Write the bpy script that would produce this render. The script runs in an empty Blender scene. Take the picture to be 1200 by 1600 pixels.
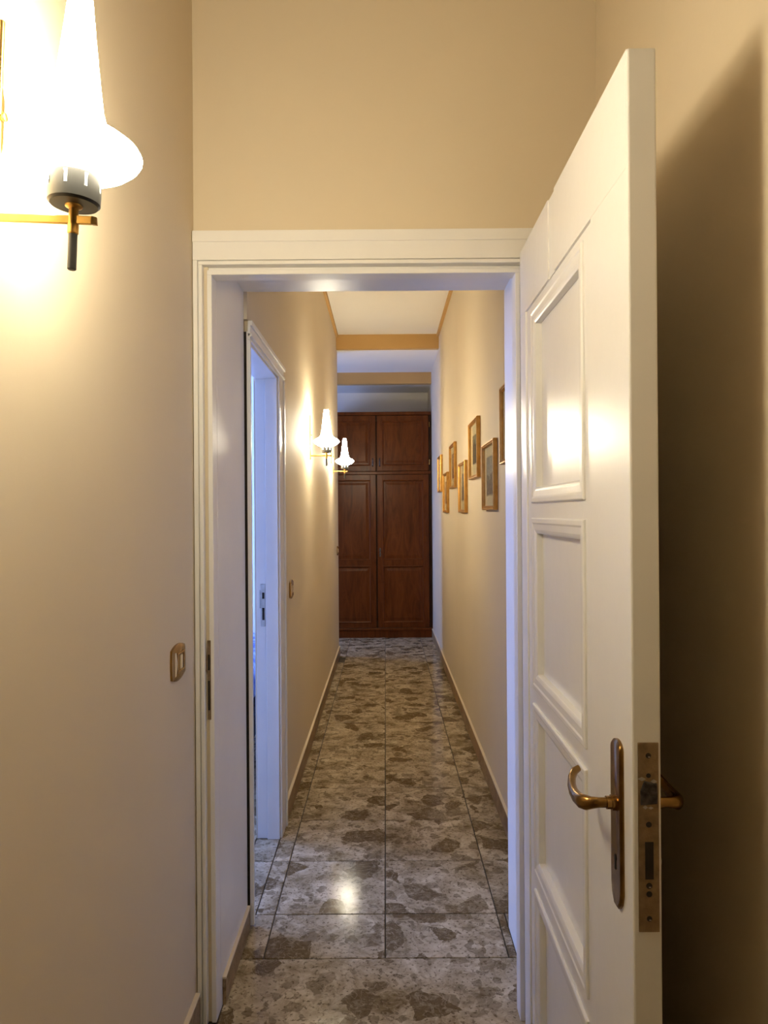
import bpy, math, random
from mathutils import Matrix, Vector

# ------------------------------------------------------------------ camera
C = bpy.context.scene.collection
scene = bpy.context.scene
F_PX, CX, CY, CAM_H = 1140.0, 602.0, 801.0, 1.44
cam_data = bpy.data.cameras.new('camera')
cam_data.sensor_fit = 'VERTICAL'
cam_data.sensor_height = 36.0
cam_data.lens = 36.0 * F_PX / 1600.0
cam_data.clip_start = 0.02
cam = bpy.data.objects.new('camera', cam_data)
C.objects.link(cam)
yaw = (CX - 600) / F_PX
pitch = (CY - 800) / F_PX
roll = -0.007
cam.matrix_world = (Matrix.Translation((0, 0, CAM_H)) @ Matrix.Rotation(yaw, 4, 'Z')
                    @ Matrix.Rotation(math.pi / 2 + pitch, 4, 'X') @ Matrix.Rotation(roll, 4, 'Z'))
scene.camera = cam

# ------------------------------------------------------------------ world, daylight and exposure
scene.view_settings.view_transform = 'Standard'
scene.view_settings.look = 'None'
scene.view_settings.exposure = 0.0
scene.view_settings.gamma = 1.0
scene.view_settings.use_curve_mapping = False
SKY_COL, SKY_STRENGTH = (0.27, 0.42, 1.0), 41.0
LAMP_COL, LAMP_STRENGTH = (1.0, 0.89, 0.65), 108.0
CORRIDOR_BULBS = 1.0

world = bpy.data.worlds.new('sky')
scene.world = world
world.use_nodes = True
wn = world.node_tree.nodes
wn['Background'].inputs['Color'].default_value = (*SKY_COL, 1)
wn['Background'].inputs['Strength'].default_value = SKY_STRENGTH


def portal(name, loc, size_y, size_z, facing):
    l = bpy.data.lights.new(name, 'AREA')
    l.shape = 'RECTANGLE'
    l.size, l.size_y = size_z, size_y
    l.cycles.is_portal = True
    o = bpy.data.objects.new(name, l)
    C.objects.link(o)
    o.location = loc
    o.rotation_euler = (0, facing, 0)
    o['kind'] = 'helper'
    return o


# window openings: bedroom (wall x=-3.4) and side passage (wall x=-2.3)
BW = (3.55, 4.95, 0.85, 2.35)
AW = (7.62, 8.25, 0.95, 2.15)
portal('bedroom_window_portal', (-3.46, (BW[0] + BW[1]) / 2, (BW[2] + BW[3]) / 2), BW[1] - BW[0], BW[3] - BW[2], -math.pi / 2)
portal('passage_window_portal', (-2.36, (AW[0] + AW[1]) / 2, (AW[2] + AW[3]) / 2), AW[1] - AW[0], AW[3] - AW[2], -math.pi / 2)


# ------------------------------------------------------------------ materials
MATS = {}


def mat(name):
    m = bpy.data.materials.new(name)
    m.use_nodes = True
    nt = m.node_tree
    b = nt.nodes['Principled BSDF']
    MATS[name] = m
    return m, nt, b


def N(nt, kind, **kw):
    n = nt.nodes.new(kind)
    for k, v in kw.items():
        setattr(n, k, v)
    return n


def ramp(nt, stops, interp='LINEAR'):
    r = N(nt, 'ShaderNodeValToRGB')
    r.color_ramp.interpolation = interp
    e = r.color_ramp.elements
    while len(e) < len(stops):
        e.new(0.5)
    for i, (p, c) in enumerate(stops):
        e[i].position = p
        e[i].color = (*c, 1) if len(c) == 3 else c
    return r


def srgb(r, g, b):
    f = lambda c: c / 12.92 if c <= 0.04045 else ((c + 0.055) / 1.055) ** 2.4
    return tuple(f(v / 255) for v in (r, g, b))


def mottled(name, a, b, scale, rough, bump=0.0, bump_scale=60, metallic=0.0, detail=4, coat=0.0, spec=0.5):
    m, nt, bs = mat(name)
    tc = N(nt, 'ShaderNodeTexCoord')
    no = N(nt, 'ShaderNodeTexNoise')
    no.inputs['Scale'].default_value = scale
    no.inputs['Detail'].default_value = detail
    nt.links.new(tc.outputs['Object'], no.inputs['Vector'])
    r = ramp(nt, [(0.3, a), (0.7, b)])
    nt.links.new(no.outputs['Fac'], r.inputs['Fac'])
    nt.links.new(r.outputs['Color'], bs.inputs['Base Color'])
    bs.inputs['Roughness'].default_value = rough
    bs.inputs['Metallic'].default_value = metallic
    bs.inputs['Coat Weight'].default_value = coat
    bs.inputs['Specular IOR Level'].default_value = spec
    if bump:
        n2 = N(nt, 'ShaderNodeTexNoise')
        n2.inputs['Scale'].default_value = bump_scale
        n2.inputs['Detail'].default_value = 3
        nt.links.new(tc.outputs['Object'], n2.inputs['Vector'])
        bp = N(nt, 'ShaderNodeBump')
        bp.inputs['Strength'].default_value = bump
        bp.inputs['Distance'].default_value = 0.004
        nt.links.new(n2.outputs['Fac'], bp.inputs['Height'])
        nt.links.new(bp.outputs['Normal'], bs.inputs['Normal'])
    return m


mottled('wall_paint', (0.66, 0.555, 0.405), (0.69, 0.585, 0.43), 1.5, 0.65, 0.10, 45, spec=0.3)
mottled('tan_paint', (0.50, 0.30, 0.105), (0.54, 0.33, 0.12), 2, 0.7)
mottled('ceiling_paint', (0.76, 0.72, 0.66), (0.79, 0.75, 0.69), 2, 0.8)
mottled('room_white', (0.78, 0.78, 0.78), (0.82, 0.82, 0.82), 2, 0.8)
mottled('door_enamel', (0.84, 0.82, 0.80), (0.87, 0.85, 0.83), 3, 0.25, 0.12, 18, spec=0.22)
mottled('frame_enamel', (0.80, 0.77, 0.74), (0.84, 0.81, 0.77), 5, 0.30, 0.10, 20, spec=0.3)
mottled('dark_gap', (0.012, 0.009, 0.006), (0.03, 0.02, 0.012), 40, 0.9)
mottled('grout', (0.045, 0.036, 0.026), (0.09, 0.07, 0.05), 30, 0.9)
mottled('brass', (0.50, 0.30, 0.08), (0.66, 0.42, 0.14), 25, 0.28, metallic=1.0)
mottled('old_brass', (0.20, 0.11, 0.032), (0.36, 0.21, 0.07), 30, 0.24, metallic=1.0)
mottled('worn_steel', (0.23, 0.165, 0.10), (0.38, 0.28, 0.18), 60, 0.45, 0.2, 150, metallic=0.9)
mottled('latch_steel', (0.03, 0.028, 0.028), (0.11, 0.10, 0.10), 90, 0.4, 0.4, 120, metallic=0.8)
mottled('steel', (0.42, 0.40, 0.37), (0.55, 0.53, 0.5), 40, 0.4, metallic=0.9)
mottled('cup_grey', (0.014, 0.0135, 0.012), (0.02, 0.019, 0.017), 30, 0.45, metallic=0.3)
mottled('black_plastic', (0.012, 0.011, 0.010), (0.02, 0.018, 0.016), 20, 0.4)
mottled('gold_leaf', (0.40, 0.19, 0.035), (0.56, 0.30, 0.07), 30, 0.38, 0.3, 70, metallic=0.55)
mottled('mat_board', (0.84, 0.70, 0.44), (0.88, 0.75, 0.48), 8, 0.8)
mottled('ivory_plastic', (0.72, 0.60, 0.42), (0.76, 0.64, 0.46), 10, 0.3)
mottled('switch_gold', (0.27, 0.145, 0.035), (0.42, 0.24, 0.07), 15, 0.26, metallic=0.9)
mottled('blue_cloth', (0.02, 0.05, 0.22), (0.40, 0.48, 0.70), 14, 0.9, detail=2)
mottled('dark_cloth', (0.02, 0.025, 0.05), (0.04, 0.04, 0.07), 20, 0.9)

# opal glass shades: the lamps themselves, they give off the light (the corridor has stronger bulbs)
for nm, k, under in (('opal_glow', 1.03, 0.6), ('opal_glow_corridor', CORRIDOR_BULBS, 1.0)):
    m, nt, bs = mat(nm)
    bs.inputs['Base Color'].default_value = (0.9, 0.88, 0.82, 1)
    bs.inputs['Roughness'].default_value = 0.25
    bs.inputs['Emission Color'].default_value = (*LAMP_COL, 1)
    tc = N(nt, 'ShaderNodeTexCoord')
    sp = N(nt, 'ShaderNodeSeparateXYZ')
    nt.links.new(tc.outputs['Object'], sp.inputs['Vector'])
    mr = N(nt, 'ShaderNodeMapRange')      # the bulb stands high in the glass: the underside of the bulge glows less
    mr.inputs['From Min'].default_value = 0.066
    mr.inputs['From Max'].default_value = 0.094
    mr.inputs['To Min'].default_value = LAMP_STRENGTH * k * under
    mr.inputs['To Max'].default_value = LAMP_STRENGTH * k
    nt.links.new(sp.outputs['Z'], mr.inputs['Value'])
    nt.links.new(mr.outputs['Result'], bs.inputs['Emission Strength'])


def glass(name, gloss_rough, tint):
    m, nt, bs = mat(name)
    nt.nodes.remove(bs)
    out = nt.nodes['Material Output']
    t = N(nt, 'ShaderNodeBsdfTransparent')
    t.inputs['Color'].default_value = (*tint, 1)
    g = N(nt, 'ShaderNodeBsdfGlossy')
    g.inputs['Roughness'].default_value = gloss_rough
    lw = N(nt, 'ShaderNodeLayerWeight')
    lw.inputs['Blend'].default_value = 0.5
    pw = N(nt, 'ShaderNodeMath', operation='POWER')
    pw.inputs[1].default_value = 5.0
    nt.links.new(lw.outputs['Facing'], pw.inputs[0])
    fr = N(nt, 'ShaderNodeMath', operation='MULTIPLY_ADD')
    fr.inputs[1].default_value = 0.45
    fr.inputs[2].default_value = 0.02
    nt.links.new(pw.outputs['Value'], fr.inputs[0])
    mx = N(nt, 'ShaderNodeMixShader')
    nt.links.new(fr.outputs['Value'], mx.inputs['Fac'])
    nt.links.new(t.outputs['BSDF'], mx.inputs[1])
    nt.links.new(g.outputs['BSDF'], mx.inputs[2])
    nt.links.new(mx.outputs['Shader'], out.inputs['Surface'])


glass('pane_glass', 0.02, (0.96, 0.97, 0.97))


def marble(name, ground_a, ground_b, frag_a, frag_b, rough):
    """cream breccia marble with large brown fragments, flecks and veins"""
    m, nt, bs = mat(name)
    L = nt.links.new
    tc = N(nt, 'ShaderNodeTexCoord')
    oi = N(nt, 'ShaderNodeObjectInfo')
    mul = N(nt, 'ShaderNodeVectorMath', operation='MULTIPLY_ADD')
    cmb = N(nt, 'ShaderNodeCombineXYZ')
    L(oi.outputs['Random'], cmb.inputs['X'])
    L(oi.outputs['Random'], cmb.inputs['Y'])
    mul.inputs[1].default_value = (37.0, -53.0, 0.0)
    L(cmb.outputs['Vector'], mul.inputs[0])
    L(tc.outputs['Object'], mul.inputs[2])
    base = mul.outputs['Vector']
    wn_ = N(nt, 'ShaderNodeTexNoise')
    wn_.inputs['Scale'].default_value = 11
    wn_.inputs['Detail'].default_value = 5
    L(base, wn_.inputs['Vector'])
    warp = N(nt, 'ShaderNodeVectorMath', operation='MULTIPLY_ADD')
    warp.inputs[1].default_value = (0.075, 0.075, 0.075)
    L(wn_.outputs['Color'], warp.inputs[0])
    L(base, warp.inputs[2])
    # large fragments
    v1 = N(nt, 'ShaderNodeTexVoronoi')
    v1.inputs['Scale'].default_value = 10
    L(warp.outputs['Vector'], v1.inputs['Vector'])
    sep = N(nt, 'ShaderNodeSeparateColor')
    L(v1.outputs['Color'], sep.inputs['Color'])
    pick = ramp(nt, [(0.82, (0, 0, 0)), (0.845, (1, 1, 1))])
    L(sep.outputs['Red'], pick.inputs['Fac'])
    # breakup of fragments
    n1 = N(nt, 'ShaderNodeTexNoise')
    n1.inputs['Scale'].default_value = 34
    n1.inputs['Detail'].default_value = 6
    n1.inputs['Roughness'].default_value = 0.7
    L(base, n1.inputs['Vector'])
    brk = ramp(nt, [(0.30, (0.25, 0.25, 0.25)), (0.52, (1, 1, 1))])
    L(n1.outputs['Fac'], brk.inputs['Fac'])
    f1 = N(nt, 'ShaderNodeMath', operation='MULTIPLY')
    L(pick.outputs['Color'], f1.inputs[0])
    L(brk.outputs['Color'], f1.inputs[1])
    # ground tone
    n2 = N(nt, 'ShaderNodeTexNoise')
    n2.inputs['Scale'].default_value = 7
    n2.inputs['Detail'].default_value = 8
    n2.inputs['Roughness'].default_value = 0.68
    n2.inputs['Distortion'].default_value = 0.8
    L(base, n2.inputs['Vector'])
    g = ramp(nt, [(0.34, ground_a), (0.62, ground_b)])
    L(n2.outputs['Fac'], g.inputs['Fac'])
    fr = ramp(nt, [(0.35, frag_a), (0.70, frag_b)])
    L(n1.outputs['Fac'], fr.inputs['Fac'])
    mx1 = N(nt, 'ShaderNodeMix', data_type='RGBA')
    L(f1.outputs['Value'], mx1.inputs['Factor'])
    L(g.outputs['Color'], mx1.inputs['A'])
    L(fr.outputs['Color'], mx1.inputs['B'])
    # small flecks
    v2 = N(nt, 'ShaderNodeTexVoronoi')
    v2.inputs['Scale'].default_value = 38
    L(warp.outputs['Vector'], v2.inputs['Vector'])
    s2 = N(nt, 'ShaderNodeSeparateColor')
    L(v2.outputs['Color'], s2.inputs['Color'])
    p2 = ramp(nt, [(0.77, (0, 0, 0)), (0.81, (0.62, 0.62, 0.62))])
    L(s2.outputs['Green'], p2.inputs['Fac'])
    n3 = N(nt, 'ShaderNodeTexNoise')
    n3.inputs['Scale'].default_value = 5
    L(base, n3.inputs['Vector'])
    p3 = ramp(nt, [(0.40, (0.15, 0.15, 0.15)), (0.56, (1, 1, 1))])
    L(n3.outputs['Fac'], p3.inputs['Fac'])
    m2 = N(nt, 'ShaderNodeMath', operation='MULTIPLY')
    L(p2.outputs['Color'], m2.inputs[0])
    L(p3.outputs['Color'], m2.inputs[1])
    mx2 = N(nt, 'ShaderNodeMix', data_type='RGBA')
    L(m2.outputs['Value'], mx2.inputs['Factor'])
    L(mx1.outputs['Result'], mx2.inputs['A'])
    mx2.inputs['B'].default_value = (*frag_a, 1)
    # hair veins
    v3 = N(nt, 'ShaderNodeTexVoronoi', feature='DISTANCE_TO_EDGE')
    v3.inputs['Scale'].default_value = 12
    L(warp.outputs['Vector'], v3.inputs['Vector'])
    pv = ramp(nt, [(0.0, (0.6, 0.6, 0.6)), (0.035, (0, 0, 0))])
    L(v3.outputs['Distance'], pv.inputs['Fac'])
    m3 = N(nt, 'ShaderNodeMath', operation='MULTIPLY')
    L(pv.outputs['Color'], m3.inputs[0])
    L(n3.outputs['Fac'], m3.inputs[1])
    mx3 = N(nt, 'ShaderNodeMix', data_type='RGBA')
    L(m3.outputs['Value'], mx3.inputs['Factor'])
    L(mx2.outputs['Result'], mx3.inputs['A'])
    mx3.inputs['B'].default_value = (*frag_a, 1)
    # middling fragments
    v4 = N(nt, 'ShaderNodeTexVoronoi')
    v4.inputs['Scale'].default_value = 21
    L(warp.outputs['Vector'], v4.inputs['Vector'])
    s4 = N(nt, 'ShaderNodeSeparateColor')
    L(v4.outputs['Color'], s4.inputs['Color'])
    p4 = ramp(nt, [(0.875, (0, 0, 0)), (0.90, (0.62, 0.62, 0.62))])
    L(s4.outputs['Blue'], p4.inputs['Fac'])
    mx4 = N(nt, 'ShaderNodeMix', data_type='RGBA')
    L(p4.outputs['Color'], mx4.inputs['Factor'])
    L(mx3.outputs['Result'], mx4.inputs['A'])
    L(fr.outputs['Color'], mx4.inputs['B'])
    # fine dark specks and pale calcite threads
    n5 = N(nt, 'ShaderNodeTexNoise')
    n5.inputs['Scale'].default_value = 75
    n5.inputs['Detail'].default_value = 4
    L(base, n5.inputs['Vector'])
    p5 = ramp(nt, [(0.57, (0, 0, 0)), (0.64, (0.75, 0.75, 0.75))])
    L(n5.outputs['Fac'], p5.inputs['Fac'])
    mx5 = N(nt, 'ShaderNodeMix', data_type='RGBA')
    L(p5.outputs['Color'], mx5.inputs['Factor'])
    L(mx4.outputs['Result'], mx5.inputs['A'])
    mx5.inputs['B'].default_value = (*frag_a, 1)
    n6 = N(nt, 'ShaderNodeTexNoise')
    n6.inputs['Scale'].default_value = 16
    n6.inputs['Detail'].default_value = 6
    n6.inputs['Distortion'].default_value = 1.6
    L(base, n6.inputs['Vector'])
    p6 = ramp(nt, [(0.475, (0, 0, 0)), (0.50, (0.28, 0.28, 0.28)), (0.525, (0, 0, 0))])
    L(n6.outputs['Fac'], p6.inputs['Fac'])
    mx6 = N(nt, 'ShaderNodeMix', data_type='RGBA')
    L(p6.outputs['Color'], mx6.inputs['Factor'])
    L(mx5.outputs['Result'], mx6.inputs['A'])
    mx6.inputs['B'].default_value = (*[min(1, 1.12 * c) for c in ground_b], 1)
    L(mx6.outputs['Result'], bs.inputs['Base Color'])
    bs.inputs['Roughness'].default_value = rough
    bs.inputs['Specular IOR Level'].default_value = 0.06
    bp = N(nt, 'ShaderNodeBump')
    bp.inputs['Strength'].default_value = 0.12
    bp.inputs['Distance'].default_value = 0.003
    L(n2.outputs['Fac'], bp.inputs['Height'])
    L(bp.outputs['Normal'], bs.inputs['Normal'])


marble('breccia', (0.19, 0.135, 0.068), (0.53, 0.43, 0.295), (0.090, 0.057, 0.024), (0.175, 0.12, 0.06), 0.11)
marble('base_marble', (0.27, 0.17, 0.085), (0.36, 0.25, 0.14), (0.17, 0.105, 0.05), (0.25, 0.165, 0.085), 0.3)


def wood(name, a, b, c, rough):
    m, nt, bs = mat(name)
    L = nt.links.new
    tc = N(nt, 'ShaderNodeTexCoord')
    oi = N(nt, 'ShaderNodeObjectInfo')
    mp = N(nt, 'ShaderNodeMapping')
    mp.inputs['Scale'].default_value = (6, 6, 1.1)
    L(tc.outputs['Object'], mp.inputs['Vector'])
    add = N(nt, 'ShaderNodeVectorMath', operation='ADD')
    L(mp.outputs['Vector'], add.inputs[0])
    L(oi.outputs['Random'], add.inputs[1])
    n = N(nt, 'ShaderNodeTexNoise')
    n.inputs['Scale'].default_value = 2.2
    n.inputs['Detail'].default_value = 7
    n.inputs['Roughness'].default_value = 0.62
    n.inputs['Distortion'].default_value = 1.4
    L(add.outputs['Vector'], n.inputs['Vector'])
    r = ramp(nt, [(0.3, a), (0.5, b), (0.72, c)])
    L(n.outputs['Fac'], r.inputs['Fac'])
    L(r.outputs['Color'], bs.inputs['Base Color'])
    bs.inputs['Roughness'].default_value = rough
    bs.inputs['Specular IOR Level'].default_value = 0.14


wood('walnut', (0.068, 0.0165, 0.0032), (0.108, 0.028, 0.0055), (0.145, 0.040, 0.0085), 0.28)
wood('walnut_dark', (0.02, 0.008, 0.003), (0.035, 0.014, 0.005), (0.05, 0.02, 0.008), 0.5)


def engraving(name, paper, ink, ink2, seed, horizon, spire):
    """a small view print: pale sky, dark ground and buildings, laid out on the sheet's own coordinates"""
    m, nt, bs = mat(name)
    L = nt.links.new
    tc = N(nt, 'ShaderNodeTexCoord')
    sp = N(nt, 'ShaderNodeSeparateXYZ')
    L(tc.outputs['Generated'], sp.inputs['Vector'])
    # skyline height from blocky noise along the sheet's width
    n = N(nt, 'ShaderNodeTexVoronoi', voronoi_dimensions='1D')
    n.inputs['Scale'].default_value = 9
    ad = N(nt, 'ShaderNodeMath', operation='ADD')
    ad.inputs[1].default_value = seed
    L(sp.outputs['Y'], ad.inputs[0])
    L(ad.outputs['Value'], n.inputs['W'])
    s2 = N(nt, 'ShaderNodeSeparateColor')
    L(n.outputs['Color'], s2.inputs['Color'])
    sky = N(nt, 'ShaderNodeMath', operation='MULTIPLY_ADD')
    sky.inputs[1].default_value = spire
    sky.inputs[2].default_value = horizon
    L(s2.outputs['Red'], sky.inputs[0])
    lt = N(nt, 'ShaderNodeMath', operation='LESS_THAN')
    L(sp.outputs['Z'], lt.inputs[0])
    L(sky.outputs['Value'], lt.inputs[1])
    nz = N(nt, 'ShaderNodeTexNoise')
    nz.inputs['Scale'].default_value = 14
    nz.inputs['Detail'].default_value = 6
    L(tc.outputs['Generated'], nz.inputs['Vector'])
    inkr = ramp(nt, [(0.35, ink), (0.68, ink2)])
    L(nz.outputs['Fac'], inkr.inputs['Fac'])
    papr = ramp(nt, [(0.3, tuple(0.6 * v for v in paper)), (0.7, paper)])
    L(nz.outputs['Fac'], papr.inputs['Fac'])
    mx = N(nt, 'ShaderNodeMix', data_type='RGBA')
    L(lt.outputs['Value'], mx.inputs['Factor'])
    L(papr.outputs['Color'], mx.inputs['A'])
    L(inkr.outputs['Color'], mx.inputs['B'])
    L(mx.outputs['Result'], bs.inputs['Base Color'])
    bs.inputs['Roughness'].default_value = 0.8


engraving('print_grey', (0.50, 0.46, 0.37), (0.14, 0.11, 0.09), (0.36, 0.28, 0.21), 3.1, 0.32, 0.35)
engraving('print_olive', (0.42, 0.37, 0.23), (0.07, 0.06, 0.035), (0.22, 0.18, 0.10), 7.7, 0.30, 0.55)
engraving('print_red', (0.38, 0.24, 0.15), (0.12, 0.05, 0.03), (0.27, 0.12, 0.07), 1.3, 0.40, 0.40)


# ------------------------------------------------------------------ mesh helper
class MB:
    def __init__(self):
        self.v, self.f = [], []

    def add(self, vs, fs):
        o = len(self.v)
        self.v += [tuple(p) for p in vs]
        self.f += [tuple(i + o for i in q) for q in fs]
        return self

    def box(self, x0, x1, y0, y1, z0, z1):
        x0, x1 = sorted((x0, x1)); y0, y1 = sorted((y0, y1)); z0, z1 = sorted((z0, z1))
        return self.add([(x0, y0, z0), (x1, y0, z0), (x1, y1, z0), (x0, y1, z0),
                         (x0, y0, z1), (x1, y0, z1), (x1, y1, z1), (x0, y1, z1)],
                        [(0, 3, 2, 1), (4, 5, 6, 7), (0, 1, 5, 4), (1, 2, 6, 5), (2, 3, 7, 6), (3, 0, 4, 7)])

    def lathe(self, prof, cx=0, cy=0, seg=32, skip=None, caps=True):
        """prof: (r, z) from bottom to top; skip(row, column) leaves holes"""
        vs, fs = [], []
        for r, z in prof:
            for k in range(seg):
                a = 2 * math.pi * k / seg
                vs.append((cx + r * math.cos(a), cy + r * math.sin(a), z))
        for i in range(len(prof) - 1):
            for k in range(seg):
                if skip and skip(i, k):
                    continue
                k2 = (k + 1) % seg
                fs.append((i * seg + k, i * seg + k2, (i + 1) * seg + k2, (i + 1) * seg + k))
        if caps:
            fs.append(tuple(reversed(range(seg))))
            fs.append(tuple((len(prof) - 1) * seg + k for k in range(seg)))
        return self.add(vs, fs)

    def tube(self, pts, radii, seg=14, flat=(1.0, 1.0), up=(0, 0, 1)):
        pts = [Vector(p) for p in pts]
        n = len(pts)
        vs, fs = [], []
        for i, p in enumerate(pts):
            t = (pts[min(i + 1, n - 1)] - pts[max(i - 1, 0)]).normalized()
            u = Vector(up)
            if abs(t.dot(u)) > 0.95:
                u = Vector((1, 0, 0))
            a = t.cross(u).normalized()
            b = a.cross(t).normalized()
            r = radii[i] if isinstance(radii, (list, tuple)) else radii
            for k in range(seg):
                an = 2 * math.pi * k / seg
                vs.append(p + a * (r * flat[0] * math.cos(an)) + b * (r * flat[1] * math.sin(an)))
        for i in range(n - 1):
            for k in range(seg):
                k2 = (k + 1) % seg
                fs.append((i * seg + k, i * seg + k2, (i + 1) * seg + k2, (i + 1) * seg + k))
        fs.append(tuple(reversed(range(seg))))
        fs.append(tuple((n - 1) * seg + k for k in range(seg)))
        return self.add(vs, fs)

    def rect_frame(self, mapf, u0, u1, w0, w1, prof):
        """nested rectangles; prof = list of (inset, height); mapf(u, w, h) -> point"""
        vs, fs = [], []
        for ins, h in prof:
            for u, w in ((u0 + ins, w0 + ins), (u1 - ins, w0 + ins), (u1 - ins, w1 - ins), (u0 + ins, w1 - ins)):
                vs.append(mapf(u, w, h))
        for i in range(len(prof) - 1):
            for k in range(4):
                k2 = (k + 1) % 4
                fs.append((i * 4 + k, i * 4 + k2, (i + 1) * 4 + k2, (i + 1) * 4 + k))
        return self.add(vs, fs)

    def prism(self, outline, mapf, h0, h1, inset=0.0):
        """outline: list of (u, w); extruded from h0 to h1, the far rim drawn in by inset"""
        n = len(outline)
        cu = sum(p[0] for p in outline) / n
        cw = sum(p[1] for p in outline) / n
        vs = [mapf(u, w, h0) for u, w in outline]
        k = h1 - (h1 - h0) * 0.35 if inset else h1
        vs += [mapf(u, w, k) for u, w in outline]
        fs = [tuple(range(n))]
        for i in range(n):
            j = (i + 1) % n
            fs.append((i, j, n + j, n + i))
        if inset:
            for u, w in outline:
                d = math.hypot(u - cu, w - cw) or 1
                vs.append(mapf(u - (u - cu) / d * inset, w - (w - cw) / d * inset, h1))
            for i in range(n):
                j = (i + 1) % n
                fs.append((n + i, n + j, 2 * n + j, 2 * n + i))
            fs.append(tuple(range(2 * n, 3 * n)))
        else:
            fs.append(tuple(range(n, 2 * n)))
        return self.add(vs, fs)

    def build(self, name, m, parent=None, bevel=0.0, smooth=False, local=False, segs=2):
        me = bpy.data.meshes.new(name)
        off = Vector((0, 0, 0))
        if parent and not local:
            p = parent
            while p:
                off += p.location
                p = p.parent
        me.from_pydata([Vector(v) - off for v in self.v], [], self.f)
        import bmesh
        bm = bmesh.new()
        bm.from_mesh(me)
        bmesh.ops.recalc_face_normals(bm, faces=bm.faces)
        bm.to_mesh(me)
        bm.free()
        me.materials.append(MATS[m])
        o = bpy.data.objects.new(name, me)
        C.objects.link(o)
        if parent:
            o.parent = parent
        if smooth:
            for p_ in me.polygons:
                p_.use_smooth = True
            me.set_sharp_from_angle(angle=math.radians(40))
        if bevel:
            b = o.modifiers.new('bevel', 'BEVEL')
            b.width = bevel
            b.segments = segs
            b.limit_method = 'ANGLE'
            b.angle_limit = math.radians(40)
        return o


def tag(o, label=None, cat=None, group=None, kind=None):
    if label: o['label'] = label
    if cat: o['category'] = cat
    if group: o['group'] = group
    if kind: o['kind'] = kind
    return o


def empty(name, loc, **kw):
    o = bpy.data.objects.new(name, None)
    o.empty_display_size = 0.1
    C.objects.link(o)
    o.location = loc
    return tag(o, **kw)


def struct(name, mb, m, label, cat, bevel=0.0):
    return tag(mb.build(name, m, bevel=bevel), label, cat, kind='structure')


# ------------------------------------------------------------------ main dimensions (metres)
NL, NR = -0.539, 0.607            # near hall: left and right wall faces
NB = -2.60                        # wall behind the camera
DF, DB = 2.070, 2.530             # door wall: near and far face
RL, RR, RT = -0.487, 0.418, 2.210  # reveal behind the frame
KL, KR = -0.475, 0.540            # corridor walls
KE = 7.35                         # end of the corridor's left wall
WY = 8.40                         # wardrobe front
CEIL, LOWC = 3.20, 3.055
SD0, SD1, SDT = 2.556, 3.235, 2.045  # side door opening
SDX = -0.466                      # face of the side door's casing
BIN = -0.580                      # bedroom face of the corridor wall
BX = -3.40                        # bedroom window wall
BY0, BY1 = 2.00, 5.30
AX = -2.30                        # side passage window wall

# ------------------------------------------------------------------ walls
struct('wall_left', MB().box(NL - 0.12, NL, NB, DF + 0.02, 0, 3.36), 'wall_paint',
       'cream plastered wall on the left with the large wall lamp', 'wall')
struct('wall_right', MB().box(NR, NR + 0.12, NB, DF + 0.02, 0, 3.36), 'wall_paint',
       'cream plastered wall behind the open white door', 'wall')
struct('wall_back', MB().box(NL - 0.12, NR + 0.12, NB - 0.12, NB, 0, 3.36), 'wall_paint',
       'cream plastered wall behind the camera', 'wall')
mb = MB()
mb.box(NL - 0.12, RL - 0.012, DF, DB, 0, 3.36)
mb.box(RR + 0.012, NR + 0.12, DF, DB, 0, 3.36)
mb.box(RL - 0.012, RR + 0.012, DF, DB, RT + 0.012, 3.36)
struct('wall_front', mb, 'wall_paint', 'cream wall above and around the white doorway', 'wall')
mb = MB()
mb.box(BIN, -0.493, DB, SD0, 0, SDT + 0.07)
mb.box(BIN, KL, DB, SD0, SDT + 0.07, 3.36)
mb.box(BIN, KL, SD1 + 0.0, KE, 0, 3.36)
mb.box(BIN, KL, SD0, SD1, SDT + 0.01, 3.36)
struct('wall_corridor_left', mb, 'wall_paint', 'cream corridor wall with two wall lamps and side door', 'wall')
struct('wall_corridor_right', MB().box(KR, KR + 0.12, DB, 9.2, 0, 3.36), 'wall_paint',
       'cream corridor wall hung with small framed prints', 'wall')
struct('wall_corridor_end', MB().box(AX - 0.12, KR + 0.12, 9.08, 9.20, 0, 3.36), 'ceiling_paint',
       'pale wall seen above the wooden wardrobe', 'wall')
# side passage beyond the corridor's left wall
struct('wall_passage_near', MB().box(AX, BIN, KE - 0.10, KE, 0, 3.36), 'wall_paint',
       'cream wall of the side passage, hidden round the corner', 'wall')
mb = MB()
y0, y1, z0, z1 = AW
mb.box(AX - 0.12, AX, KE - 0.1, y0, 0, 3.36).box(AX - 0.12, AX, y1, 9.2, 0, 3.36)
mb.box(AX - 0.12, AX, y0, y1, 0, z0).box(AX - 0.12, AX, y0, y1, z1, 3.36)
struct('wall_passage_window', mb, 'room_white', 'white wall with the window of the side passage', 'wall')
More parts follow.
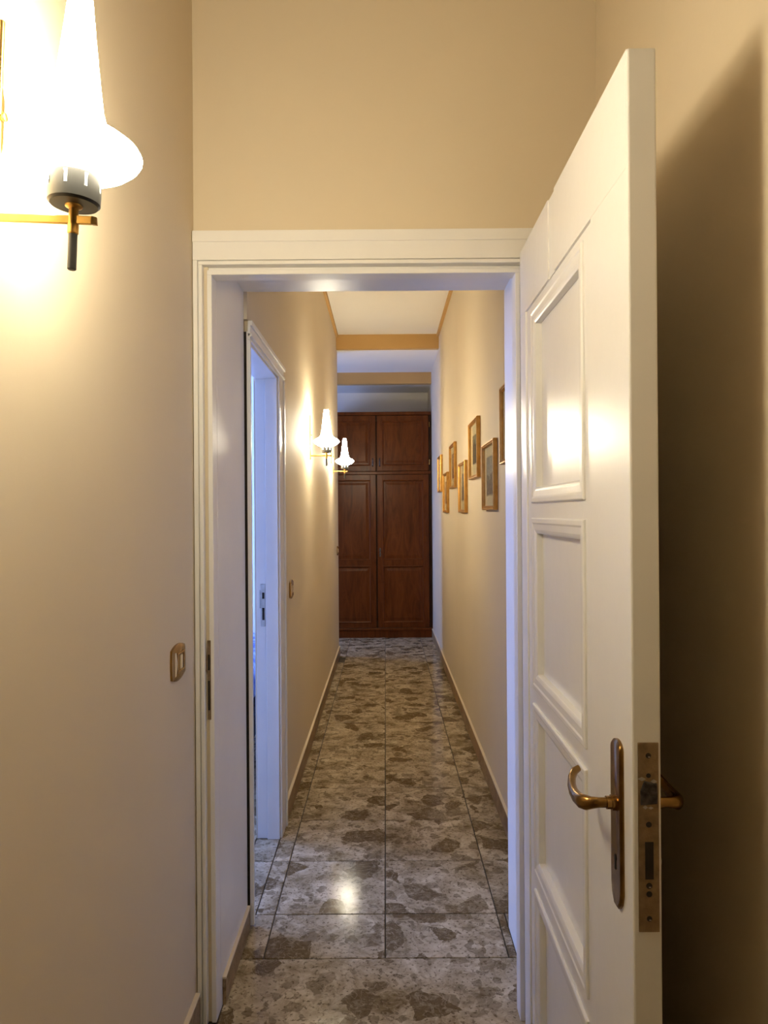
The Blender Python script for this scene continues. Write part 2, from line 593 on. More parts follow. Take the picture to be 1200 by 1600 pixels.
# bedroom behind the side door
mb = MB()
y0, y1, z0, z1 = BW
mb.box(BX - 0.12, BX, BY0 - 0.12, y0, 0, 3.36).box(BX - 0.12, BX, y1, BY1 + 0.12, 0, 3.36)
mb.box(BX - 0.12, BX, y0, y1, 0, z0).box(BX - 0.12, BX, y0, y1, z1, 3.36)
struct('wall_bedroom_window', mb, 'room_white', 'white bedroom wall with the window', 'wall')
struct('wall_bedroom_near', MB().box(BX, NL - 0.12, BY0 - 0.12, BY0, 0, 3.36), 'room_white',
       'white bedroom wall nearest the hall', 'wall')
struct('wall_bedroom_far', MB().box(BX, BIN, BY1, BY1 + 0.12, 0, 3.36), 'room_white',
       'white daylit bedroom wall seen through the side door', 'wall')
struct('wall_bedroom_inner', MB().box(BIN - 0.01, BIN, SD1 + 0.05, BY1, 0, 3.36).box(BIN - 0.01, BIN, DB, SD1 + 0.05, SDT + 0.05, 3.36)
       .box(NL - 0.13, NL - 0.12, BY0, DB, 0, 3.36),
       'room_white', 'white bedroom side of the corridor wall', 'wall')

# ------------------------------------------------------------------ ceilings
struct('ceiling', MB().box(NL - 0.12, NR + 0.12, NB - 0.12, DB, 3.36, 3.46), 'ceiling_paint', 'white ceiling of the near hall', 'ceiling')
struct('ceiling_corridor', MB().box(BIN, KR + 0.12, DB, KE, CEIL, CEIL + 0.26), 'ceiling_paint',
       'white ceiling of the corridor between tan borders', 'ceiling')
struct('ceiling_low', MB().box(AX - 0.12, KR + 0.12, 7.26, WY + 0.02, LOWC, LOWC + 0.4), 'ceiling_paint',
       'lower white ceiling in front of the wardrobe', 'ceiling')
struct('ceiling_niche', MB().box(AX - 0.12, KR + 0.12, WY + 0.10, 9.2, 2.93, 3.4), 'ceiling_paint',
       'pale soffit above the wardrobe', 'ceiling')
struct('ceiling_bedroom', MB().box(BX - 0.12, BIN - 0.001, BY0 - 0.12, BY1 + 0.12, 3.36, 3.46), 'room_white', 'white bedroom ceiling', 'ceiling')
# tan painted borders
struct('trim_1', MB().box(BIN, KR + 0.1, 7.20, 7.262, LOWC + 0.004, CEIL + 0.1), 'tan_paint', 'tan painted face of the ceiling drop over the corridor', 'trim')
struct('trim_2', MB().box(AX, KR, WY, WY + 0.102, 2.925, LOWC), 'tan_paint', 'tan painted band above the wardrobe niche', 'trim')
struct('trim_3', MB().box(KL, KL + 0.022, DB, 7.20, CEIL - 0.03, CEIL), 'tan_paint', 'tan border along the left edge of the corridor ceiling', 'trim')
struct('trim_4', MB().box(KR - 0.022, KR, DB, 7.20, CEIL - 0.03, CEIL), 'tan_paint', 'tan border along the right edge of the corridor ceiling', 'trim')

# ------------------------------------------------------------------ floor and its tiles
mb = MB()
mb.box(BX - 0.12, NR + 0.12, NB - 0.12, 9.2, -0.12, -0.0045)
floor = struct('floor', mb, 'grout', 'breccia marble tiled floor of hall and corridor', 'floor')
TILE_MESH = {}


def tile(x0, x1, y0, y1, name='tile'):
    g = 0.0021
    w, l = round(x1 - x0 - 2 * g, 4), round(y1 - y0 - 2 * g, 4)
    if w < 0.01 or l < 0.01:
        return
    if (w, l) not in TILE_MESH:
        t = MB()
        c = 0.0012
        def ring(i, z): return [(-w / 2 + i, -l / 2 + i, z), (w / 2 - i, -l / 2 + i, z), (w / 2 - i, l / 2 - i, z), (-w / 2 + i, l / 2 - i, z)]
        vs = ring(0, -0.014) + ring(0, -c) + ring(c, 0)
        fs = [(3, 2, 1, 0), (8, 9, 10, 11)]
        for r in (0, 4):
            for k in range(4):
                k2 = (k + 1) % 4
                fs.append((r + k, r + k2, r + 4 + k2, r + 4 + k))
        t.add(vs, fs)
        o = t.build(name, 'breccia')
        TILE_MESH[(w, l)] = o.data
        bpy.data.objects.remove(o)
    o = bpy.data.objects.new(name, TILE_MESH[(w, l)])
    C.objects.link(o)
    o.parent = floor
    o.location = ((x0 + x1) / 2, (y0 + y1) / 2, 0)
    return o


XJ = [-0.405, -0.010, 0.390]
P = 0.4
def cols(x0, x1):
    js = [-0.405 - P * k for k in range(8, 0, -1)] + XJ + [0.79]
    xs = [x0] + [j for j in js if x0 + 0.015 < j < x1 - 0.015] + [x1]
    return list(zip(xs[:-1], xs[1:]))
def rows(y0, y1, start):
    ys = [y0]
    y = start
    while y < y1 - 0.02:
        if y > y0 + 0.02: ys.append(y)
        y += P
    ys.append(y1)
    return list(zip(ys[:-1], ys[1:]))

# corridor
for a, b in rows(2.62, WY + 0.25, 2.62):
    for c, d in cols(KL, KR):
        if b > KE + 0.02 and c == KL:
            continue
        tile(c, d, a, b)
for c, d in cols(RL, RR):
    tile(c, d, 2.36, 2.62)
tile(RR, KR, 2.53, 2.62)
# one large slab forms the threshold of the doorway
tile(RL, RR, 1.98, 2.36, 'threshold_slab')
# side passage and bedroom doorway, bedroom
for a, b in rows(KE - 0.06, WY + 0.25, 2.62):
    for c, d in cols(AX, XJ[0]):
        tile(c, d, a, b)
for a, b in rows(SD0, SD1, 2.62):
    tile(BIN, KL, a, b)
for a, b in rows(BY0, BY1, 2.22):
    for c, d in cols(BX, BIN):
        tile(c, d, a, b)
# near hall
for a, b in rows(NB, 1.98, 1.98 - 12 * P):
    for c, d in cols(NL, NR):
        tile(c, d, a, b)

# ------------------------------------------------------------------ skirting
def skirting(name, boxes, label):
    mb = MB()
    for q in boxes:
        mb.box(*q)
    o = tag(mb.build(name, 'base_marble', bevel=0.002), label, 'baseboard', kind='structure')
    lit_edge = MB()  # cream strip paints in the light caught along the skirting's top edge
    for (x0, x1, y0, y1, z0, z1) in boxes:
        lit_edge.box(x0 - 0.001, x1 + 0.001, y0, y1, z1, z1 + 0.007)
    lit_edge.build('lit_edge', 'wall_paint', o, bevel=0.0015)
    return o

SH = 0.095
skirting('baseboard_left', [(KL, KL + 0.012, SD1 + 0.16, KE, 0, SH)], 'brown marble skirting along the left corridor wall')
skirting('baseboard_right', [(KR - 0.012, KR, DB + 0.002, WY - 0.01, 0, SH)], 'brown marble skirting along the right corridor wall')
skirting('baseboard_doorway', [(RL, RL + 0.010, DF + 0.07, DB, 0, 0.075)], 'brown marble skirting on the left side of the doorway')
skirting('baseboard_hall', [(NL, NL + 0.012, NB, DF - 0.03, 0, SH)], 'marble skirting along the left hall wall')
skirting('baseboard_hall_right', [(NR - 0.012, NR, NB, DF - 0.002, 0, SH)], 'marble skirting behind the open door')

# ------------------------------------------------------------------ doorway: frame, architrave, lining
dw = empty('trim_5', ((RL + 0.372) / 2, DF, 0), label='white painted door frame and architrave around the doorway', cat='door frame', kind='structure')
# stepped moulding: (offset outward from opening edge, width, front y)
OPL, OPR, OPT = -0.487, 0.372, 2.117
STEPS = [(0.000, 0.0135, 2.064, 'bead'), (0.0135, 0.0095, 2.078, 'groove'), (0.023, 0.0105, 2.047, 'bead'), (0.0335, 0.0035, 2.058, 'groove'), (0.037, 0.0135, 2.050, 'architrave')]
for off, w, fy, nm in STEPS:
    t_off, t_w = off, w
    if nm == 'architrave':
        t_w = 0.080
    mb = MB()
    mb.box(OPL - off - w, OPL - off, fy, DF + 0.05, 0, OPT + off)
    mb.box(OPR + off, OPR + off + w, fy, DF + 0.05, 0, OPT + off)
    mb.box(OPL - off - w, OPR + off + w, fy, DF + 0.05, OPT + off, OPT + off + t_w)
    o = mb.build(nm, 'frame_enamel', dw, bevel=0.002 if nm != 'groove' else 0)
# thin upper capping of the head architrave
MB().box(OPL - 0.0505, OPR + 0.0505, 2.046, 2.07, 2.2045, 2.236).build('head_cap', 'frame_enamel', dw, bevel=0.002)
# lining boards of the reveal
MB().box(RL - 0.010, RL, DF + 0.05, DB, 0.0, RT).build('lining_board', 'frame_enamel', dw)
MB().box(RR, RR + 0.010, DF + 0.05, DB + 0.004, 0.0, RT).build('lining_board', 'frame_enamel', dw)
MB().box(RL - 0.010, RR + 0.010, DF + 0.05, DB + 0.004, RT, RT + 0.010).build('lining_board', 'frame_enamel', dw)
# strike plate let into the groove of the left post
sp = MB().box(-0.5062, -0.4965, 2.0622, 2.0655, 0.858, 1.082).build('strike_plate', 'worn_steel', dw, bevel=0.0005)
for z0, z1 in ((0.998, 1.042), (0.885, 0.968)):
    MB().box(-0.5042, -0.4990, 2.0612, 2.0626, z0, z1).build('strike_slot', 'dark_gap', sp)
MB().prism([(-0.5060, 0.985), (-0.5060, 1.065), (-0.5085, 1.040), (-0.5115, 1.015), (-0.5115, 1.000)], lambda u, w, h: (u, 2.0640 - h, w), -0.004, 0.0018).build('strike_lip', 'worn_steel', sp)

# ------------------------------------------------------------------ side door frame
sd = empty('trim_6', (SDX, SD1, 0), label='white painted frame of the side door in daylight', cat='door frame', kind='structure')
MB().box(-0.4800, SDX, DB + 0.010, SD0, 0.006, SDT + 0.03).build('architrave', 'frame_enamel', sd, bevel=0.002)
MB().box(KL, SDX, SD1, SD1 + 0.145, 0, SDT + 0.005).build('architrave', 'frame_enamel', sd, bevel=0.003)
MB().box(SDX, SDX + 0.006, SD1 + 0.12, SD1 + 0.150, 0, SDT + 0.005).build('bead', 'frame_enamel', sd, bevel=0.002)
MB().box(KL, SDX, DB + 0.008, SD1 + 0.145, SDT, SDT + 0.055).build('head_architrave', 'frame_enamel', sd, bevel=0.002)
MB().box(KL, SDX + 0.006, DB + 0.008, SD1 + 0.150, SDT + 0.012, SDT + 0.024).build('bead', 'frame_enamel', sd, bevel=0.002)
MB().box(KL, SDX + 0.008, DB + 0.008, SD1 + 0.155, SDT + 0.050, SDT + 0.068).build('bead', 'frame_enamel', sd, bevel=0.003)
# jamb linings with a rebate for the leaf
MB().box(-0.530, KL - 0.0005, SD1 - 0.012, SD1 + 0.02, 0, SDT).build('jamb', 'frame_enamel', sd, bevel=0.002)
MB().box(-0.575, -0.5305, SD1 - 0.002, SD1 + 0.02, 0, SDT).build('jamb_rebate', 'frame_enamel', sd, bevel=0.002)
MB().box(-0.575, -0.494, SD0 - 0.015, SD0 + 0.001, 0, SDT).build('jamb', 'frame_enamel', sd)
MB().box(-0.4925, -0.4805, DB + 0.016, SD0 - 0.001, 0.002, SDT + 0.03).build('joint_gap', 'dark_gap', sd)
MB().box(-0.575, KL - 0.0005, SD0, SD1, SDT - 0.008, SDT + 0.02).build('head_jamb', 'frame_enamel', sd, bevel=0.002)
st = MB().box(-0.5545, -0.5345, SD1 - 0.0045, SD1 - 0.0015, 0.940, 1.128).build('strike_plate', 'steel', sd, bevel=0.001)
MB().box(-0.560, -0.5545, SD1 - 0.0045, SD1 - 0.0015, 1.02, 1.10).build('strike_lip', 'steel', st, bevel=0.001)
for z0, z1 in ((1.062, 1.090), (0.968, 1.022)):
    MB().box(-0.5480, -0.5380, SD1 - 0.0052, SD1 - 0.0044, z0, z1).build('strike_slot', 'dark_gap', st)

# ------------------------------------------------------------------ windows (out of the frame; they bring the daylight)
def window(name, x, win, label):
    y0, y1, z0, z1 = win
    w = empty(name, (x, (y0 + y1) / 2, z0), label=label, cat='window', kind='structure')
    mb = MB()
    t = 0.055
    mb.box(x - 0.09, x - 0.03, y0, y0 + t, z0, z1).box(x - 0.09, x - 0.03, y1 - t, y1, z0, z1)
    mb.box(x - 0.09, x - 0.03, y0 + t, y1 - t, z0, z0 + t).box(x - 0.09, x - 0.03, y0 + t, y1 - t, z1 - t, z1)
    ym = (y0 + y1) / 2
    mb.box(x - 0.09, x - 0.03, ym - t / 2, ym + t / 2, z0 + t, z1 - t)
    mb.build('window_frame', 'frame_enamel', w, bevel=0.003)
    for a, b in ((y0 + t, ym - t / 2), (ym + t / 2, y1 - t)):
        MB().box(x - 0.063, x - 0.059, a, b, z0 + t, z1 - t).build('pane', 'pane_glass', w)
    MB().box(x - 0.03, x + 0.04, y0 - 0.03, y1 + 0.03, z0 - 0.03, z0).build('window_sill', 'room_white', w, bevel=0.003)

window('window_1', BX, BW, 'bedroom window with two casements, out of view')
window('window_2', AX, AW, 'window of the side passage, out of view')

# ------------------------------------------------------------------ the open white door
LX0, LX1 = 0.381, 0.426
LY0, LY1 = 1.135, 2.040
LTOP, LBOT = 2.161, 0.008
door = empty('door_1', (0.4035, LY1, LBOT), label='white glossy panelled door standing open with brass lever handle', cat='door', kind='structure')
FX0, FX1 = LX0 + 0.005, LX1 - 0.005      # the field lies a little behind the stile faces
A0, A1 = 1.345, 1.965                    # field between the stiles
Q0, Q1 = 1.405, 1.905                    # panel mouldings, outer edges
PANELS = [(1.462, 1.962), (0.982, 1.424), (0.500, 0.942), (0.085, 0.458)]
MB().box(LX0, LX1, LY0, A0, LBOT, LTOP).build('stile', 'door_enamel', door, bevel=0.003)
MB().box(LX0, LX1, A1, LY1, LBOT, LTOP).build('stile', 'door_enamel', door, bevel=0.003)
MB().box(LX0 - 0.0003, LX1 + 0.0003, LY0 + 0.004, 1.628, 1.978, LTOP).build('top_rail', 'door_enamel', door)
MB().box(LX0 - 0.0003, LX1 + 0.0003, 1.690, LY1 - 0.004, 1.978, LTOP).build('top_rail', 'door_enamel', door)
MB().box(LX0 + 0.003, LX1 - 0.003, 1.628, 1.690, 1.978, LTOP).build('top_muntin', 'door_enamel', door)
MB().box(FX0, FX1, A0, Q0, LBOT, 1.978).build('inner_stile', 'door_enamel', door)
MB().box(FX0, FX1, Q1, A1, LBOT, 1.978).build('inner_stile', 'door_enamel', door)
zs = [1.978] + [z for p in PANELS for z in (p[1], p[0])] + [LBOT]
for k in range(0, len(zs), 2):
    MB().box(FX0, FX1, Q0, Q1, zs[k + 1], zs[k]).build('rail', 'door_enamel', door)
PROF = [(0.0, -0.002), (0.0, 0.004), (0.003, 0.006), (0.012, 0.006), (0.016, 0.004), (0.030, 0.003), (0.036, 0.001), (0.040, -0.001), (0.040, -0.017)]
for z0, z1 in PANELS:
    for side in (0, 1):
        f = (lambda u, w, h: (FX0 - h, u, w)) if side == 0 else (lambda u, w, h: (FX1 + h, u, w))
        MB().rect_frame(f, Q0, Q1, z0, z1, PROF).build('panel_moulding', 'door_enamel', door, bevel=0.0008)
    MB().box(0.4025, 0.4045, Q0 + 0.01, Q1 - 0.01, z0 + 0.01, z1 - 0.01).build('panel', 'door_enamel', door)

# lock face plate on the edge of the leaf
EY = LY0
DX = -0.004
lock = MB().prism([(0.3935, 0.786), (0.4255, 0.786), (0.4255, 1.080), (0.3935, 1.080)], lambda u, w, h: (u + DX, EY - h, w), -0.001, 0.0016).build('lock_plate', 'worn_steel', door, bevel=0.0006)
def disc(u, w, r, y0, y1, name, m, parent, seg=16):
    MB().prism([(u + r * math.cos(2 * math.pi * k / seg), w + r * math.sin(2 * math.pi * k / seg)) for k in range(seg)],
               lambda a, b, h: (a + DX, h, b), y0, y1).build(name, m, parent)
for (u, w, r) in ((0.4095, 1.060, 0.0042), (0.4095, 1.029, 0.0036), (0.4095, 0.953, 0.0045), (0.4095, 0.858, 0.0048), (0.4095, 0.845, 0.0046), (0.4095, 0.807, 0.0042)):
    disc(u, w, r, EY - 0.0016, EY - 0.0021, 'screw_hole', 'dark_gap', lock)
    if r in (0.0042, 0.0048):
        MB().box(u + DX - 0.0005, u + DX + 0.0025, EY - 0.0027, EY - 0.0021, w - 0.0028, w - 0.0012).build('screw_glint', 'steel', lock)
lt = MB()
lt.prism([(0.3970, 0.983), (0.4230, 0.985), (0.4235, 1.000), (0.4225, 1.017), (0.4030, 1.021), (0.3965, 1.005)], lambda u, w, h: (u + DX, EY - h, w), 0.0010, 0.0040, 0.003)
lt.build('latch', 'latch_steel', lock, bevel=0.0008)
MB().box(0.4035 + DX, 0.4165 + DX, EY - 0.0022, EY - 0.0012, 0.868, 0.926).build('bolt_slot', 'dark_gap', lock)
for (u, w, a, b) in ((0.399, 1.024, 0.006, 0.003), (0.4175, 1.020, 0.005, 0.003), (0.4040, 0.980, 0.004, 0.003), (0.4125, 0.979, 0.004, 0.002)):
    MB().prism([(u - a, w), (u, w + b), (u + a, w), (u, w - b)], lambda p, q, h: (p + DX, EY - h, q), 0.0012, 0.0030).build('bent_metal_chip', 'steel', lock)

# lever handle sets on both faces
def handle_set(face, sgn, m):
    hp = 1.198
    zl = 0.962
    mp = lambda u, w, h: (face + sgn * h, hp + u, w)
    w_ = 0.0235
    out = []
    for k in range(9):
        a = math.pi * k / 8
        out.append((w_ * math.cos(a), 1.052 + 0.014 * math.sin(a)))
    out += [(-w_, 0.820), (-w_ * 0.75, 0.802), (-w_ * 0.25, 0.790), (w_ * 0.4, 0.790), (w_ * 0.85, 0.803), (w_, 0.820)]
    plate = MB().prism(out, mp, -0.001, 0.0075, 0.004).build('handle_plate', m, door, smooth=True)
    # collar, neck and lever
    def ring(x0, x1, r, nm):
        MB().tube([(face + sgn * x0, hp, zl), (face + sgn * x1, hp, zl)], r, seg=20).build(nm, m, plate, smooth=True)
    ring(0.006, 0.014, 0.0125, 'collar')
    ring(0.012, 0.022, 0.0105, 'collar')
    ax = lambda x, y, z: (face + sgn * x, hp + y, zl + z)
    pts = [ax(0.020, 0, 0), ax(0.034, 0, 0), ax(0.045, 0.002, -0.001), ax(0.053, 0.008, -0.003), ax(0.058, 0.020, -0.005),
           ax(0.060, 0.040, -0.006), ax(0.060, 0.060, -0.005), ax(0.058, 0.080, -0.001), ax(0.053, 0.098, 0.006), ax(0.045, 0.110, 0.013), ax(0.036, 0.114, 0.017)]
    rad = [0.0085, 0.0085, 0.0100, 0.0125, 0.0125, 0.0115, 0.0105, 0.0098, 0.0090, 0.0080, 0.0060]
    MB().tube(pts, rad, seg=18, flat=(0.75, 1.0)).build('lever', m, plate, smooth=True)
    # keyhole
    kx = 0.0076
    MB().prism([(0.0045 * math.cos(2 * math.pi * k / 14), 0.872 + 0.0055 * math.sin(2 * math.pi * k / 14)) for k in range(14)],
               mp, kx, kx + 0.0008).build('keyhole', 'dark_gap', plate)
    MB().prism([(-0.0025, 0.853), (0.0025, 0.853), (0.0022, 0.870), (-0.0022, 0.870)], mp, kx, kx + 0.0008).build('keyhole_slot', 'dark_gap', plate)
    return plate
handle_set(LX0, -1, 'old_brass')
rear = handle_set(LX1, 1, 'old_brass')
MB().tube([(LX1 + 0.006, 1.198, 0.866), (LX1 + 0.022, 1.198, 0.866)], 0.0045).build('cylinder', 'steel', rear, smooth=True)

# ------------------------------------------------------------------ wall lamps
SHADE = [(0.020, 0.030), (0.027, 0.038), (0.029, 0.050), (0.034, 0.056), (0.052, 0.063), (0.067, 0.071), (0.0775, 0.080), (0.0815, 0.0865), (0.0815, 0.0895),
         (0.078, 0.0955), (0.067, 0.1035), (0.054, 0.110), (0.0445, 0.1155), (0.0385, 0.122), (0.0355, 0.130), (0.0322, 0.142), (0.0285, 0.168),
         (0.0250, 0.195), (0.0208, 0.230), (0.0170, 0.265), (0.0150, 0.284), (0.0135, 0.2865)]


def sconce(loc, A, label, k=1.0, glow='opal_glow_corridor'):
    """loc: point on the wall at arm height; A: distance of the lamp axis from the wall"""
    s = empty('wall_lamp', loc, label=label, cat='wall lamp', group='brass wall lamps with trumpet-shaped opal shades')
    s.scale = (k, k, k)
    bx = A - 0.1005
    kw = dict(parent=s, local=True)
    # lozenge back plate on the wall
    pl = [(-0.022, 0.095), (-0.022, 0.165), (-0.010, 0.192), (0.010, 0.192), (0.022, 0.165), (0.022, 0.095), (0.010, 0.067), (-0.010, 0.067)]
    MB().prism(pl, lambda u, w, h: (h, u, w), -0.005, max(0.0045, min(0.016, bx - 0.004)), 0.010).build('back_plate', 'brass', bevel=0.001, **kw)
    MB().tube([(0.0, 0, 0.129), (bx, 0, 0.129)], 0.007).build('spacer', 'brass', smooth=True, **kw)
    MB().tube([(bx, 0, -0.024), (bx, 0, 0.252)], 0.0042, seg=12).build('bar', 'brass', smooth=True, **kw)
    MB().tube([(bx, 0, 0.129), (bx + 0.006, 0, 0.129), (bx + 0.0065, 0, 0.129), (bx + 0.0095, 0, 0.129), (bx + 0.0105, 0, 0.129)], [0.003, 0.003, 0.0055, 0.0055, 0.003], seg=14).build('knob', 'brass', smooth=True, **kw)
    MB().box(bx - 0.003, A + 0.024, -0.0028, 0.0028, -0.0052, 0.0052).build('arm', 'brass', bevel=0.001, **kw)
    MB().add([(A + 0.024, -0.0028, -0.0052), (A + 0.024, 0.0028, -0.0052), (A + 0.024, 0.0028, 0.0052), (A + 0.024, -0.0028, 0.0052),
              (A + 0.031, -0.0016, -0.0062), (A + 0.031, 0.0016, -0.0062), (A + 0.030, 0.0016, 0.0040), (A + 0.030, -0.0016, 0.0040)],
             [(0, 3, 2, 1), (4, 5, 6, 7), (0, 1, 5, 4), (1, 2, 6, 5), (2, 3, 7, 6), (3, 0, 4, 7)]).build('arm_tip', 'old_brass', **kw)
    MB().lathe([(0.0050, -0.019), (0.0068, -0.017), (0.0068, -0.006), (0.0060, -0.005), (0.0060, 0.014), (0.0105, 0.0165), (0.0110, 0.020)], A, 0, 18).build('stem', 'brass', smooth=True, **kw)
    MB().lathe([(0.0046, -0.064), (0.0056, -0.063), (0.0056, -0.018)], A, 0, 16).build('pin', 'black_plastic', smooth=True, **kw)
    seg = 48
    cup = MB().lathe([(0.010, 0.0185), (0.029, 0.0185), (0.0320, 0.0215), (0.0325, 0.033), (0.0325, 0.036), (0.0325, 0.052), (0.0325, 0.055), (0.0320, 0.061),
                      (0.0300, 0.061), (0.0302, 0.055), (0.0302, 0.052), (0.0302, 0.036), (0.0302, 0.033), (0.0295, 0.0225), (0.012, 0.0225)], A, 0, seg,
                     skip=lambda i, k: (i in (4, 10) and k % 6 == 0) or (i in (3, 5, 9, 11) and k % 6 in (0,) and False), caps=False)
    cup.build('cup', 'cup_grey', smooth=True, **kw)
    MB().lathe(SHADE, A, 0, 40).build('shade', glow, smooth=True, **kw)
    return s


near_lamp = sconce((NL, 1.0, 1.849), 0.1065, 'large near wall lamp with glowing white shade at upper left', 1.07, 'opal_glow')
near_lamp.rotation_euler = (0, 0.04, 0)      # hangs slightly out of plumb
sconce((KL, 4.55, 1.798), 0.111, 'wall lamp with white shade on corridor wall, nearer of the two past the side door')
sconce((KL, 6.40, 1.805), 0.122, 'smallest wall lamp, its shade seen in front of the wardrobe')

# ------------------------------------------------------------------ framed prints
def picture(y_near, z0, w, h, pm, label, mat_w=0.055, deep=0.024):
    p = empty('picture_frame', (KR, y_near + w / 2, z0), label=label, cat='picture', group='gilt framed prints on the corridor wall')
    f = lambda u, v, d: (KR - d, u, v)
    y0, y1, z1 = y_near, y_near + w, z0 + h
    fr = MB().rect_frame(f, y0, y1, z0, z1, [(0.012, 0.001), (0.0, 0.001), (0.0, deep - 0.004), (0.003, deep), (0.008, deep), (0.012, deep - 0.005), (0.017, deep - 0.003), (0.021, deep - 0.010), (0.021, 0.004)])
    fr.build('frame', 'gold_leaf', p)
    i = 0.0205
    MB().rect_frame(f, y0 + i, y1 - i, z0 + i, z1 - i, [(0, 0.004), (0, 0.0075), (mat_w, 0.0075), (mat_w + 0.002, 0.0045), (mat_w + 0.002, 0.004)]).build('mat_board', 'mat_board', p)
    j = i + mat_w
    MB().box(KR - 0.005, KR - 0.0035, y0 + j, y1 - j, z0 + j + 0.01, z1 - j + 0.005).build('print', pm, p)
    MB().box(KR - 0.0105, KR - 0.0090, y0 + i - 0.001, y1 - i + 0.001, z0 + i - 0.001, z1 - i + 0.001).build('glass', 'pane_glass', p)
    return p

PW, PH = 0.42, 0.345
for yn, z0, pm, lb, mw in ((2.87, 1.652, 'print_grey', 'gilt framed print nearest the doorway, cut off by the jamb', 0.075),
                       (3.49, 1.450, 'print_grey', 'gilt framed grey print, largest of the lower row, beside the jamb', 0.050),
                       (4.11, 1.638, 'print_olive', 'gilt framed dark print with wide cream mat, highest of those fully in view', 0.062),
                       (4.76, 1.436, 'print_grey', 'gilt framed grey print, middle one of the lower row', 0.055),
                       (5.47, 1.626, 'print_red', 'gilt framed reddish print in upper row, second from the wardrobe', 0.050),
                       (6.14, 1.436, 'print_red', 'gilt framed reddish print, farthest of the lower row', 0.050),
                       (6.80, 1.634, 'print_red', 'gilt framed reddish print, farthest of all, next to the wardrobe', 0.050)):
    picture(yn, z0, PW, PH, pm, lb, mw)

# ------------------------------------------------------------------ light switches
def pillow(w, h, bulge=0.010, n=6):
    pts = []
    for k in range(n + 1):
        t = -1 + 2 * k / n
        pts.append((t * w / 2, -h / 2 - bulge * (1 - t * t)))
    for k in range(1, n):
        t = -1 + 2 * k / n
        pts.append((w / 2 + bulge * 0.3 * (1 - t * t), t * h / 2))
    for k in range(n + 1):
        t = 1 - 2 * k / n
        pts.append((t * w / 2, h / 2 + bulge * (1 - t * t)))
    for k in range(1, n):
        t = 1 - 2 * k / n
        pts.append((-w / 2 - bulge * 0.3 * (1 - t * t), t * h / 2))
    return pts


def light_switch(x, y, z, label):
    s = empty('light_switch', (x, y, z), label=label, cat='light switch', group='gold coloured light switches on the left walls')
    kw = dict(parent=s, local=True)
    f = lambda u, w, h: (h, u, w)
    MB().prism(pillow(0.112, 0.074), f, 0, 0.009, 0.008).build('cover_plate', 'switch_gold', smooth=True, **kw)
    MB().rect_frame(f, -0.024, 0.036, -0.026, 0.026, [(0, 0.008), (0, 0.0105), (0.003, 0.0115), (0.007, 0.0105), (0.007, 0.008)]).build('rim', 'switch_gold', **kw)
    MB().box(0.008, 0.0093, -0.018, 0.030, -0.020, 0.020).build('insert', 'old_brass', **kw)
    MB().prism([(0.000, -0.018), (0.015, -0.018), (0.015, 0.018), (0.000, 0.018)], f, 0.008, 0.0125, 0.002).build('rocker', 'ivory_plastic', bevel=0.0008, **kw)
    arc = [(-0.046, -0.030), (-0.036, -0.030)] + [(-0.036 + 0.010 * math.sin(math.pi * k / 8), -0.030 + 0.060 * k / 8) for k in range(1, 8)] + [(-0.036, 0.030), (-0.046, 0.030)]
    MB().prism(arc, f, 0.0075, 0.0100, 0.001).build('side_cover', 'ivory_plastic', **kw)
    return s

light_switch(NL, 1.875, 1.060, 'gold light switch on left wall beside the door frame')
light_switch(KL, 3.640, 1.062, 'gold light switch on corridor wall past the side door')
light_switch(KL, 7.16, 1.070, 'tiny light switch at far end of left corridor wall')

# ------------------------------------------------------------------ wardrobe at the end of the corridor
wr = empty('wardrobe', (-0.10, WY, 0), label='tall dark brown wooden wardrobe with panelled doors closing the corridor', cat='wardrobe')
WX0, WX1 = -0.745, 0.536
mb = MB()
mb.box(WX0, WX0 + 0.03, WY + 0.012, 8.98, 0, 2.585).box(WX1 - 0.03, WX1, WY + 0.012, 8.98, 0, 2.585)
mb.box(WX0 + 0.03, WX1 - 0.03, 8.96, 8.98, 0, 2.585).box(WX0 + 0.03, WX1 - 0.03, WY + 0.03, 8.96, 2.56, 2.585)
mb.box(WX0 + 0.03, WX1 - 0.03, WY + 0.03, 8.96, 1.87, 1.91).box(WX0 + 0.03, WX1 - 0.03, WY + 0.03, 8.96, 0.08, 0.11)
mb.build('carcass', 'walnut_dark', wr)
MB().box(WX0, WX1 - 0.002, WY - 0.014, WY + 0.03, 2.562, 2.600).build('cornice', 'walnut', wr, bevel=0.006)
MB().box(WX0, WX1 - 0.010, WY - 0.012, WY + 0.03, 1.880, 1.915).build('middle_rail', 'walnut', wr, bevel=0.005)
MB().box(WX0, WX1 - 0.010, WY - 0.004, WY + 0.03, 0.0, 0.086).build('plinth', 'walnut', wr, bevel=0.003)
MB().box(WX0, WX1 - 0.008, WY - 0.014, WY + 0.03, 0.086, 0.112).build('bottom_rail', 'walnut', wr, bevel=0.004)
MB().box(-0.104, -0.094, WY + 0.004, WY + 0.03, 0.11, 2.56).build('mullion', 'walnut_dark', wr)


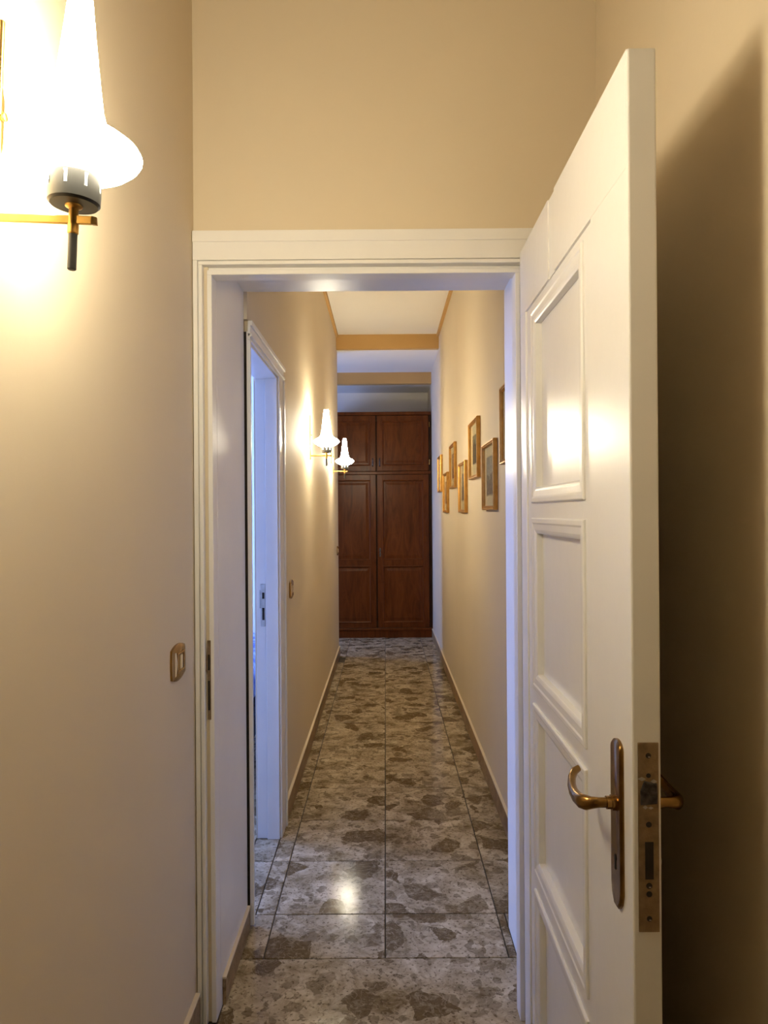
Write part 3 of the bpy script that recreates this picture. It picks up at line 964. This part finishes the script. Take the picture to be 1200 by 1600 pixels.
def wardrobe_door(x0, x1, z0, z1, splits, hinge_right):
    y0, y1 = WY - 0.012, WY + 0.012
    d = MB()
    s = 0.062
    d.box(x0, x0 + s, y0, y1, z0, z1).box(x1 - s, x1, y0, y1, z0, z1)
    zz = [z0] + splits + [z1]
    edges = [(z0, z0 + s)] + [(q - 0.035, q + 0.035) for q in splits] + [(z1 - s, z1)]
    for a, b in edges:
        d.box(x0 + s, x1 - s, y0, y1, a, b)
    leaf = d.build('door', 'walnut', wr, bevel=0.002)
    f = lambda u, w, h: (u, y0 + 0.010 - h, w)
    for (a0, a1), (b0, b1) in zip(edges[:-1], edges[1:]):
        MB().rect_frame(f, x0 + s - 0.003, x1 - s + 0.003, a1 - 0.003, b0 + 0.003,
                        [(0, 0.004), (0, 0.0125), (0.005, 0.0145), (0.012, 0.0115), (0.016, 0.0045), (0.018, 0.001)]).build('panel_moulding', 'walnut', leaf)
        MB().rect_frame(f, x0 + s, x1 - s, a1, b0, [(0.012, 0.0005), (0.030, 0.001), (0.055, 0.005)]).add(
            [f(x0 + s + 0.055, a1 + 0.055, 0.005), f(x1 - s - 0.055, a1 + 0.055, 0.005), f(x1 - s - 0.055, b0 - 0.055, 0.005), f(x0 + s + 0.055, b0 - 0.055, 0.005)], [(0, 1, 2, 3)]
        ).build('panel', 'walnut', leaf)
    return leaf

dl1 = wardrobe_door(-0.710, -0.107, 1.919, 2.556, [], False)
dl2 = wardrobe_door(-0.091, 0.502, 1.919, 2.556, [], True)
dl3 = wardrobe_door(-0.710, -0.107, 0.116, 1.876, [0.860], False)
dl4 = wardrobe_door(-0.091, 0.502, 0.116, 1.876, [0.860], True)
def key_plate(leaf, x, z):
    MB().prism([(x - 0.008, z - 0.05), (x + 0.008, z - 0.05), (x + 0.011, z - 0.02), (x + 0.006, z), (x + 0.011, z + 0.02), (x + 0.008, z + 0.05), (x - 0.008, z + 0.05), (x - 0.011, z + 0.02), (x - 0.006, z), (x - 0.011, z - 0.02)],
               lambda u, w, h: (u, WY - 0.012 - h, w), 0, 0.003).build('escutcheon', 'latch_steel', leaf)
    MB().tube([(x, WY - 0.014, z), (x, WY - 0.032, z), (x, WY - 0.036, z)], [0.004, 0.006, 0.004]).build('key', 'latch_steel', leaf, smooth=True)
key_plate(dl4, -0.062, 0.985)
def pull(leaf, x, z):
    MB().tube([(x, WY - 0.010, z - 0.045), (x, WY - 0.028, z - 0.035), (x, WY - 0.030, z), (x, WY - 0.028, z + 0.035), (x, WY - 0.010, z + 0.045)], [0.006, 0.006, 0.007, 0.006, 0.006]).build('pull', 'latch_steel', leaf, smooth=True)
pull(dl1, -0.140, 2.02)
pull(dl2, -0.060, 2.02)
for z in (2.45, 2.02):
    MB().tube([(0.512, WY - 0.014, z - 0.03), (0.512, WY - 0.014, z + 0.03)], 0.006).build('hinge', 'old_brass', wr, smooth=True)

# ------------------------------------------------------------------ bed glimpsed through the side door
bed = empty('bed', (-1.55, 4.30, 0), label='blue patterned bed glimpsed in the gap of the side door', cat='bed')
MB().box(-2.45, -0.72, 3.72, 4.95, 0.22, 0.34).build('bed_frame', 'dark_cloth', bed, bevel=0.01)
MB().box(-2.43, -0.74, 3.74, 4.93, 0.34, 0.56).build('mattress', 'dark_cloth', bed, bevel=0.04, segs=4)
MB().box(-2.44, -0.71, 3.71, 4.94, 0.42, 0.64).build('bedspread', 'blue_cloth', bed, bevel=0.05, segs=4)
for x in (-2.40, -0.78):
    for y in (3.78, 4.88):
        MB().lathe([(0.022, 0.0), (0.03, 0.22)], x, y, 12).build('leg', 'walnut_dark', bed)
